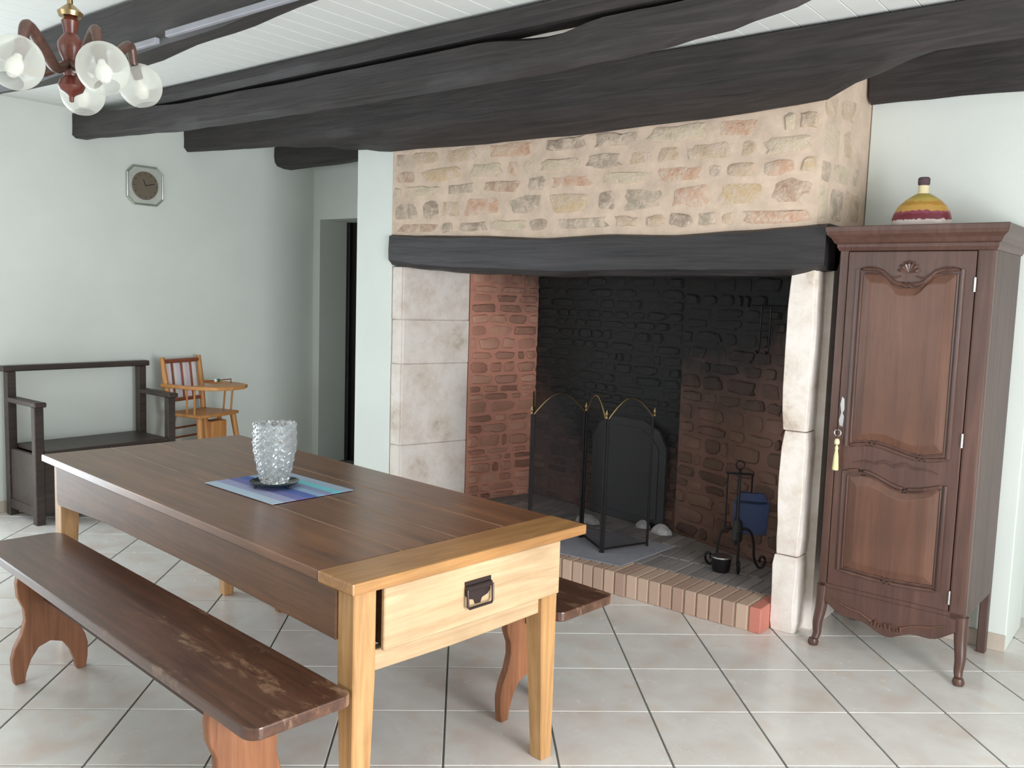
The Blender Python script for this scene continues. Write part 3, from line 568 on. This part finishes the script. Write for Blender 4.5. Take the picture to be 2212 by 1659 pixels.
# ------------------------------------------------------------------ farmhouse table
tb = thing('farmhouse_table', 'long brown farmhouse table with pale oak drawer end', 'table', (-2.716, 2.016, 0), math.radians(-5.5))
HL, HW, TZ, TT = 1.115, .463, .765, .03
ys = (-HW, -.178, .036, .235, HW)
for a, b in zip(ys, ys[1:]): MB().box(-HL, .972, a+.0012, b-.0012, TZ-TT, TZ-random.uniform(0, .0012)).build('plank', M['ttop'], tb, bevel=.003)
for y in ys[1:-1]: MB().box(-HL+.01, .970, y-.002, y+.002, TZ-.02, TZ-.0005).build('seam_filler', M['tseam'], tb)
MB().box(.974, HL+.016, -HW-.001, HW+.001, TZ-TT-.002, TZ+.0005).build('end_cleat', M['tclt'], tb, bevel=.005, seg=2)
def leg(x, y, sx, sy, w0=.072, w1=.05):
    # outer corner at (x,y); tapers on the inner faces below the apron
    q = lambda ww, z: [(x, y, z), (x-sx*ww, y, z), (x-sx*ww, y-sy*ww, z), (x, y-sy*ww, z)]
    return MB().ring([q(w1, 0), q(w0, .49), q(w0, TZ-TT-.0015)])
FYa, FYb = -.44, .358
for x, y, sx, sy in ((1.105, FYa, 1, -1), (1.105, FYb, 1, 1), (-1.03, FYa, -1, -1), (-1.03, FYb, -1, 1)): leg(x, y, sx, sy).build('leg', M['tleg'], tb, bevel=.003)
for y0, y1 in ((FYa+.001, FYa+.028), (FYb-.028, FYb-.001)): MB().prism([(-.992, .735-.0005), (1.032, .735-.0005), (1.032, .586), (.3, .595), (-.5, .590), (-.93, .566), (-.975, .566), (-.992, .585)], y0-(.006 if y0 < 0 else 0), y1+(.006 if y0 > 0 else 0), 'y').build('apron', M['tapr'], tb, bevel=.003)
MB().box(-1.025, -1.0, FYa+.073, FYb-.073, .565, .7345).build('end_apron', M['tapr'], tb, bevel=.003)
MB().prism([(FYa+.073, .556), (FYa+.073, .498), (-.1, .493), (.1, .495), (FYb-.073, .499), (FYb-.073, .556)], 1.06, 1.093, 'x').build('drawer_rail', M['toak'], tb, bevel=.003)
MB().box(1.035, 1.055, FYa+.072, FYa+.098, .56, .733).build('drawer_gap_shade', M['black'], tb)  # solid black block standing in for the shade in the slot
dw = MB().box(1.1055, 1.121, FYa+.086, FYb-.010, .558, .731).build('drawer', M['toak'], tb, bevel=.003)
MB().box(.6, 1.1055, FYa+.10, FYb-.08, .565, .72).build('drawer_box', M['tapr'], dw)
hy = .045-.062; hx = 1.1215
MB().prism([(hy-.052, .672), (hy+.052, .672), (hy+.052, .655), (hy-.052, .655)], hx, hx+.012, 'x').build('pull_bar', M['pull'], dw, bevel=.003)
MB().prism([(hy-.052, .684), (hy+.052, .684), (hy+.050, .645), (hy+.038, .632), (hy+.016, .626), (hy+.010, .612), (hy-.010, .612), (hy-.016, .626), (hy-.038, .632), (hy-.050, .645)], hx-.001, hx+.004, 'x').build('pull_plate', M['pull'], dw, bevel=.001)
MB().tube([(hx+.012, hy-.05, .664), (hx+.014, hy-.05, .614), (hx+.015, hy-.044, .608), (hx+.015, hy+.044, .608), (hx+.014, hy+.05, .614), (hx+.012, hy+.05, .664)], .004, 8).build('pull_bail', M['pull'], dw, smooth=True)
def on_table(x, y):
    c, s_ = math.cos(math.radians(-5.5)), math.sin(math.radians(-5.5)); return (-2.716+x*c-y*s_, 2.016+x*s_+y*c)
px, py = on_table(.045, -.018)
pm = MB().box(-.225, .225, -.172, .172, 0, .0025).build('placemat', M['mat'], loc=(px, py, TZ+.0012), rot=(0, 0, math.radians(-3.5)))
tag(pm, 'blue and turquoise striped cloth placemat under the crystal vase', 'placemat')
vx, vy = on_table(.045, -.035)
tv = thing('trivet_dish', 'round dark glass dish on three short feet under the vase', 'dish', (vx, vy, TZ+.0037))
MB().lathe([(.001, .012), (.075, .012), (.088, .018), (.090, .023), (.086, .022), (.074, .017), (.001, .016)], 36).build('dish', M['darkglass'], tv, smooth=True)
for k in range(3):
    a = 2*PI*k/3-1.9; MB().lathe([(.004, 0), (.006, .002), (.005, .014), (.004, .016)], 10, (.072*math.cos(a), .072*math.sin(a), 0)).build('foot', M['iron'], tv, smooth=True)
# cut crystal vase
va = thing('crystal_vase', 'tall flared cut crystal vase standing on the dark dish', 'vase', (vx, vy, TZ+.0037+.0172))
segn, rown = 60, 40; rings = []
prof = lambda t: .047+.031*min(1, t*1.6)**.8-.004*max(0, t-.62)
for q in range(rown+1):
    t = q/rown; rr = []
    for j in range(segn):
        a = 2*PI*j/segn; rad = prof(t)
        if 0 < q < rown:
            d = abs(((j*.5+q*.5) % 3)-1.5)+abs(((j*.5-q*.5) % 3)-1.5); rad += .0048*(d-1.5)/1.5+.0016*((j+q) % 2)
        zz = .222*t+(.004*math.cos(a*15) if q == rown else 0); rr.append((rad*math.cos(a), rad*math.sin(a), zz))
    rings.append(rr)
for q in range(8, -1, -1):
    t = .12+.88*q/8; rings.append([((prof(t)-.007)*math.cos(2*PI*j/segn), (prof(t)-.007)*math.sin(2*PI*j/segn), .222*t-.001) for j in range(segn)])
MB().ring(rings).build('vase_body', M['crystal'], va)

# ------------------------------------------------------------------ benches
def make_bench(name, label, loc, rz):
    t = thing(name, label, 'bench', loc, rz, 'long plank benches at the table')
    hl, hw, z0, z1 = 1.015, .148, .443, .475; c = .055
    pl = []
    for sx, sy, c1, c2 in ((1, -1, .045, .035), (1, 1, .03, .03), (-1, 1, .07, .05), (-1, -1, .05, .05)):
        ax, ay = sx*hl, sy*hw; arc = [(ax-sx*c1*(1-math.sin(t)), ay-sy*c2*(1-math.cos(t))) for t in [PI/2*k/6 for k in range(7)]]
        pl += arc if (sx*sy < 0) else arc[::-1]
    MB().prism(pl, z0, z1, 'z').build('seat', M['btop'], t, bevel=.004, seg=2)
    prof = [(.098, .417), (.108, .36), (.104, .31), (.085, .265), (.082, .225), (.095, .175), (.118, .13), (.128, .09), (.126, .04), (.12, 0), (.088, 0), (.082, .035), (.066, .08), (.04, .118), (0, .132)]
    prof = [(a*1.06, b*1.061) for a, b in prof]; full = prof+[(-a, b) for a, b in reversed(prof[:-1])]
    for x in (-.715, .735):
        lg_ = MB().prism(full, x-.016, x+.016, 'x').build('leg', M['bleg'], t, bevel=.003)
        s_ = 1 if x > 0 else -1
        MB().box(min(x+s_*.015, x+s_*.028), max(x+s_*.015, x+s_*.028), -.022, .022, .335, .41).build('tenon', M['bdark'], lg_, bevel=.004)
    MB().box(-.699, .719, -.022, .022, .30, .4425).build('stretcher', M['bdark'], t, bevel=.003)
    return t
b1 = make_bench('plank_bench', 'worn brown plank bench in the foreground, on the near side of the table', (-2.665, 1.403, 0), math.radians(-5.08))
b2 = make_bench('plank_bench', 'reddish brown plank bench on the fireplace side of the table, mostly hidden', (-2.58, 2.522, 0), math.radians(-5.08))

# ------------------------------------------------------------------ settle (dark chest bench) by the left wall
st = thing('settle_bench', 'dark wooden chest bench with open back rail and arms by the left wall', 'bench', (-5.76, 2.815, 0))
y0, y1, xb, xf = -.465, .465, -.225, .21
for y in (y0, y1): 
    s_ = 1 if y < 0 else -1
    MB().box(xb, xb+.055, min(y, y+s_*.055), max(y, y+s_*.055), 0, .925).build('back_post', M['settle'], st, bevel=.004)
    MB().box(xf-.05, xf, min(y, y+s_*.055), max(y, y+s_*.055), 0, .735).build('front_post', M['settle'], st, bevel=.004)
    MB().box(xb+.055, xf+.025, min(y-s_*.008, y+s_*.063), max(y-s_*.008, y+s_*.063), .735, .765).build('armrest', M['settle'], st, bevel=.005)
    MB().box(xb+.055, xf-.05, min(y+s_*.012, y+s_*.04), max(y+s_*.012, y+s_*.04), .07, .435).build('end_panel', M['settle'], st, bevel=.004)
    MB().box(xb+.055, xf-.05, min(y+s_*.005, y+s_*.045), max(y+s_*.005, y+s_*.045), .05, .11).build('end_rail', M['settle'], st, bevel=.003)
MB().box(xb-.004, xb+.059, y0-.025, y1+.025, .925, .962).build('top_rail', M['settle'], st, bevel=.005)
MB().box(xb+.02, xf+.012, y0+.056, y1-.056, .435, .46).build('seat_lid', M['settle'], st, bevel=.005)
MB().box(xf-.035, xf-.012, y0+.055, y1-.055, .06, .435).build('front_panel', M['settle'], st, bevel=.004)
MB().box(xb+.005, xb+.025, y0+.055, y1-.055, .06, .435).build('back_panel', M['settle'], st, bevel=.004)

# ------------------------------------------------------------------ wooden high chair
hc = thing('high_chair', 'honey coloured wooden child high chair with tray and striped back by the wall', 'high chair', (-5.70, 3.59, 0), math.radians(15))
W2 = .185
MB().prism([(-.17, -.19), (.15, -.205), (.165, -.12), (.165, .12), (.15, .205), (-.17, .19)], .572, .595, 'z').build('seat', M['hc'], hc, bevel=.005)
for s_ in (-1, 1):
    MB().tube([(-.155, s_*.165, .595), (-.185, s_*.175, .80), (-.215, s_*.18, .985)], [.02, .021, .017], 10).build('back_post', M['hc'], hc, smooth=True)
    MB().tube([(.12, s_*.17, .575), (.19, s_*.23, 0)], [.022, .017], 10).build('front_leg', M['hc'], hc, smooth=True)
    MB().tube([(-.13, s_*.16, .575), (-.20, s_*.22, 0)], [.022, .017], 10).build('back_leg', M['hc'], hc, smooth=True)
    for x in (.02, .09): MB().tube([(x, s_*.185, .595), (x+.01, s_*.195, .775)], .007, 8).build('arm_spindle', M['hc'], hc, smooth=True)
    MB().tube([(.155, s_*.20, .28), (-.165, s_*.19, .28)], .009, 8).build('side_stretcher', M['hcd'], hc, smooth=True)
    MB().tube([(.08, s_*.07, .572), (.14, s_*.09, .18)], [.016, .014], 8).build('step_bracket', M['hc'], hc, smooth=True)
for z in (.40, .47): MB().tube([(-.16, -.19, z), (-.16, .19, z)], .008, 8).build('rear_stretcher', M['hcd'], hc, smooth=True)
for z in (.34, .40): MB().tube([(.145, -.20, z), (.145, .20, z)], .008, 8).build('front_stretcher', M['hcd'], hc, smooth=True)
MB().box(.05, .15, -.075, .075, .30, .54).build('fold_box', M['hc'], hc, bevel=.005)
MB().tube([(-.213, -.17, .955), (-.213, .17, .955)], .016, 10).build('top_rail', M['hcd'], hc, smooth=True)
MB().tube([(-.175, -.165, .675), (-.175, .165, .675)], .013, 10).build('lower_rail', M['hcd'], hc, smooth=True)
for y in (-.09, 0, .09): MB().tube([(-.178, y, .675), (-.212, y, .95)], .0075, 8).build('back_spindle', M['hcd'], hc, smooth=True)
MB().hexa([(-.196, -.155, .69), (-.196, .155, .69), (-.190, .155, .69), (-.190, -.155, .69)], [(-.232, -.155, .945), (-.232, .155, .945), (-.226, .155, .945), (-.226, -.155, .945)]).build('back_cloth', M['cloth_w'], hc)
# U-shaped arms and tray
out = [(-.20, -.215), (-.02, -.225), (.14, -.215), (.27, -.16), (.32, -.06), (.325, .06), (.27, .16), (.14, .215), (-.02, .225), (-.20, .215)]
inn = [(-.20, .18), (-.02, .19), (.06, .185), (.08, .12), (.085, 0), (.08, -.12), (.06, -.185), (-.02, -.19), (-.20, -.18)]
MB().prism(out+inn, .775, .80, 'z').build('tray', M['hc'], hc, bevel=.004)
MB().tube([(.13, -.14, .83), (.13, .14, .83)], .004, 6).tube([(.13, -.14, .80), (.13, -.14, .83)], .004, 6).tube([(.13, .14, .80), (.13, .14, .83)], .004, 6).build('bead_rod', M['hcd'], hc, smooth=True)
for k, y in enumerate((-.02, .01)): MB().lathe([(.001, -.013), (.010, -.009), (.0135, 0), (.010, .009), (.001, .013)], 12, (.13, y, .83)).build('counting_bead', (M['whitebead'], M['green'])[k], hc, smooth=True)

# ------------------------------------------------------------------ wall clock
ck = thing('wall_clock', 'eight sided silver wall clock with a round bronze dial on the left wall', 'clock', (XL, 3.345, 2.05), 0)
def octa(r, c): return [(-r+c, -r), (r-c, -r), (r, -r+c), (r, r-c), (r-c, r), (-r+c, r), (-r, r-c), (-r, -r+c)]
MB().prism([(a, b+.15) for a, b in octa(.128, .045)], .001, .012, 'x').build('back_plate', M['clockb'], ck, bevel=.002)
P_ = octa(.132, .047)
for i in range(8):
    a, b = P_[i], P_[(i+1) % 8]; MB().tube([(.014, a[0], a[1]+.15), (.014, b[0], b[1]+.15)], .0075, 8).build('frame_bar', M['steel'] if i in (2, 6) else M['clockf'], ck, smooth=True)
dl = MB().ring([[(x, r*math.cos(2*PI*j/40), .15+r*math.sin(2*PI*j/40)) for j in range(40)] for x, r in ((.011, .10), (.016, .098), (.017, .094))]).build('dial', M['clockd'], ck)
for a, ln, nm in ((1.9, .045, 'hour_hand'), (.25, .07, 'minute_hand')): MB().tube([(.019, 0, .15), (.019, ln*math.cos(a), .15+ln*math.sin(a))], .0025, 6).build(nm, M['black'], dl)
for k in range(12):
    a = 2*PI*k/12; MB().tube([(.018, .078*math.cos(a), .15+.078*math.sin(a)), (.018, .088*math.cos(a), .15+.088*math.sin(a))], .002, 5).build('hour_mark', M['black'], dl)

# ------------------------------------------------------------------ chandelier
cd_ = thing('chandelier', 'turned redwood chandelier with glass globe shades hanging from the ceiling', 'chandelier', (-2.60, 1.222, 1.995))
MB().lathe([(r, .25-(.25-z)*.84) for r, z in [(.001, -.03), (.006, -.028), (.007, -.012), (.012, -.006), (.030, .006), (.036, .022), (.030, .042), (.018, .056), (.020, .064), (.026, .075), (.026, .095), (.020, .104), (.024, .115), (.030, .13), (.034, .15), (.034, .165), (.026, .18), (.017, .195), (.020, .215), (.024, .235), (.014, .25), (.001, .252)]], 20).build('column', M['redwood'], cd_, smooth=True)
MB().lathe([(.001, .245), (.030, .25), (.034, .262), (.020, .275), (.008, .285), (.008, .30), (.001, .302)], 14).build('brass_cap', M['brass'], cd_, smooth=True)
MB().tube([(0, 0, .29), (0, 0, 2.62-1.995)], .004, 6).build('hanging_rod', M['iron'], cd_, smooth=True)
MB().lathe([(.001, 2.585-1.995), (.05, 2.60-1.995), (.055, 2.6485-1.995), (.001, 2.6485-1.995)], 18).build('ceiling_rose', M['redwood'], cd_, smooth=True)
r2 = Vector((RX.x, RX.y, 0)).normalized(); f2 = Vector((FW.x, FW.y, 0)).normalized()
for u, v, zc in ((-.124, -.26, .052), (.075, -.26, .065), (.198, .26, .137), (.032, .30, .10), (-.30, .06, .055)):
    p = Vector((.4254, .905, 0))*u+Vector((-.905, .4254, 0))*v; dp = p.normalized(); ln = p.length
    R_ = .066; A_ = (dp*.5+Vector((0, 0, -.86))).normalized(); C_ = p+Vector((0, 0, zc)); q_ = Vector((0, 0, -1)).rotation_difference(A_)
    def G(r, t, k): v = q_ @ Vector((r*math.cos(k), r*math.sin(k), t)); return tuple(C_+v)
    neck = C_-A_*(R_*1.0); out_ = C_-A_*(R_+.05)
    pts = curve_pts([dp*.02+Vector((0, 0, .115)), dp*(ln*.30)+Vector((0, 0, .09)), dp*(ln*.5)+Vector((0, 0, .5*(out_.z+.085))), out_+Vector((0, 0, .008)), neck], 6)
    MB().tube(pts, [.017-.004*abs(2*k/(len(pts)-1)-1) for k in range(len(pts))], 10).build('arm', M['armwood'], cd_, smooth=True)
    pr = [(R_*math.sin(a), R_*1.04*math.cos(a)) for a in [PI*(.08+.76*k/16) for k in range(17)]]
    g_ = MB().ring([[G(r, z, 2*PI*j/28) for j in range(28)] for r, z in pr], cap=False).build('glass_globe', M['globe'], cd_, smooth=True)
    MB().ring([[G(r, z, 2*PI*j/12) for j in range(12)] for r, z in ((.001, .022), (.015, .022), (.017, .05), (.020, .062), (.001, .066))]).build('socket', M['armwood'], g_, smooth=True)
    MB().ring([[G(r, z, 2*PI*j/14) for j in range(14)] for r, z in ((.001, -.045), (.012, -.04), (.021, -.022), (.020, -.006), (.011, .012), (.010, .022), (.001, .023))]).build('bulb', M['bulb'], g_, smooth=True)
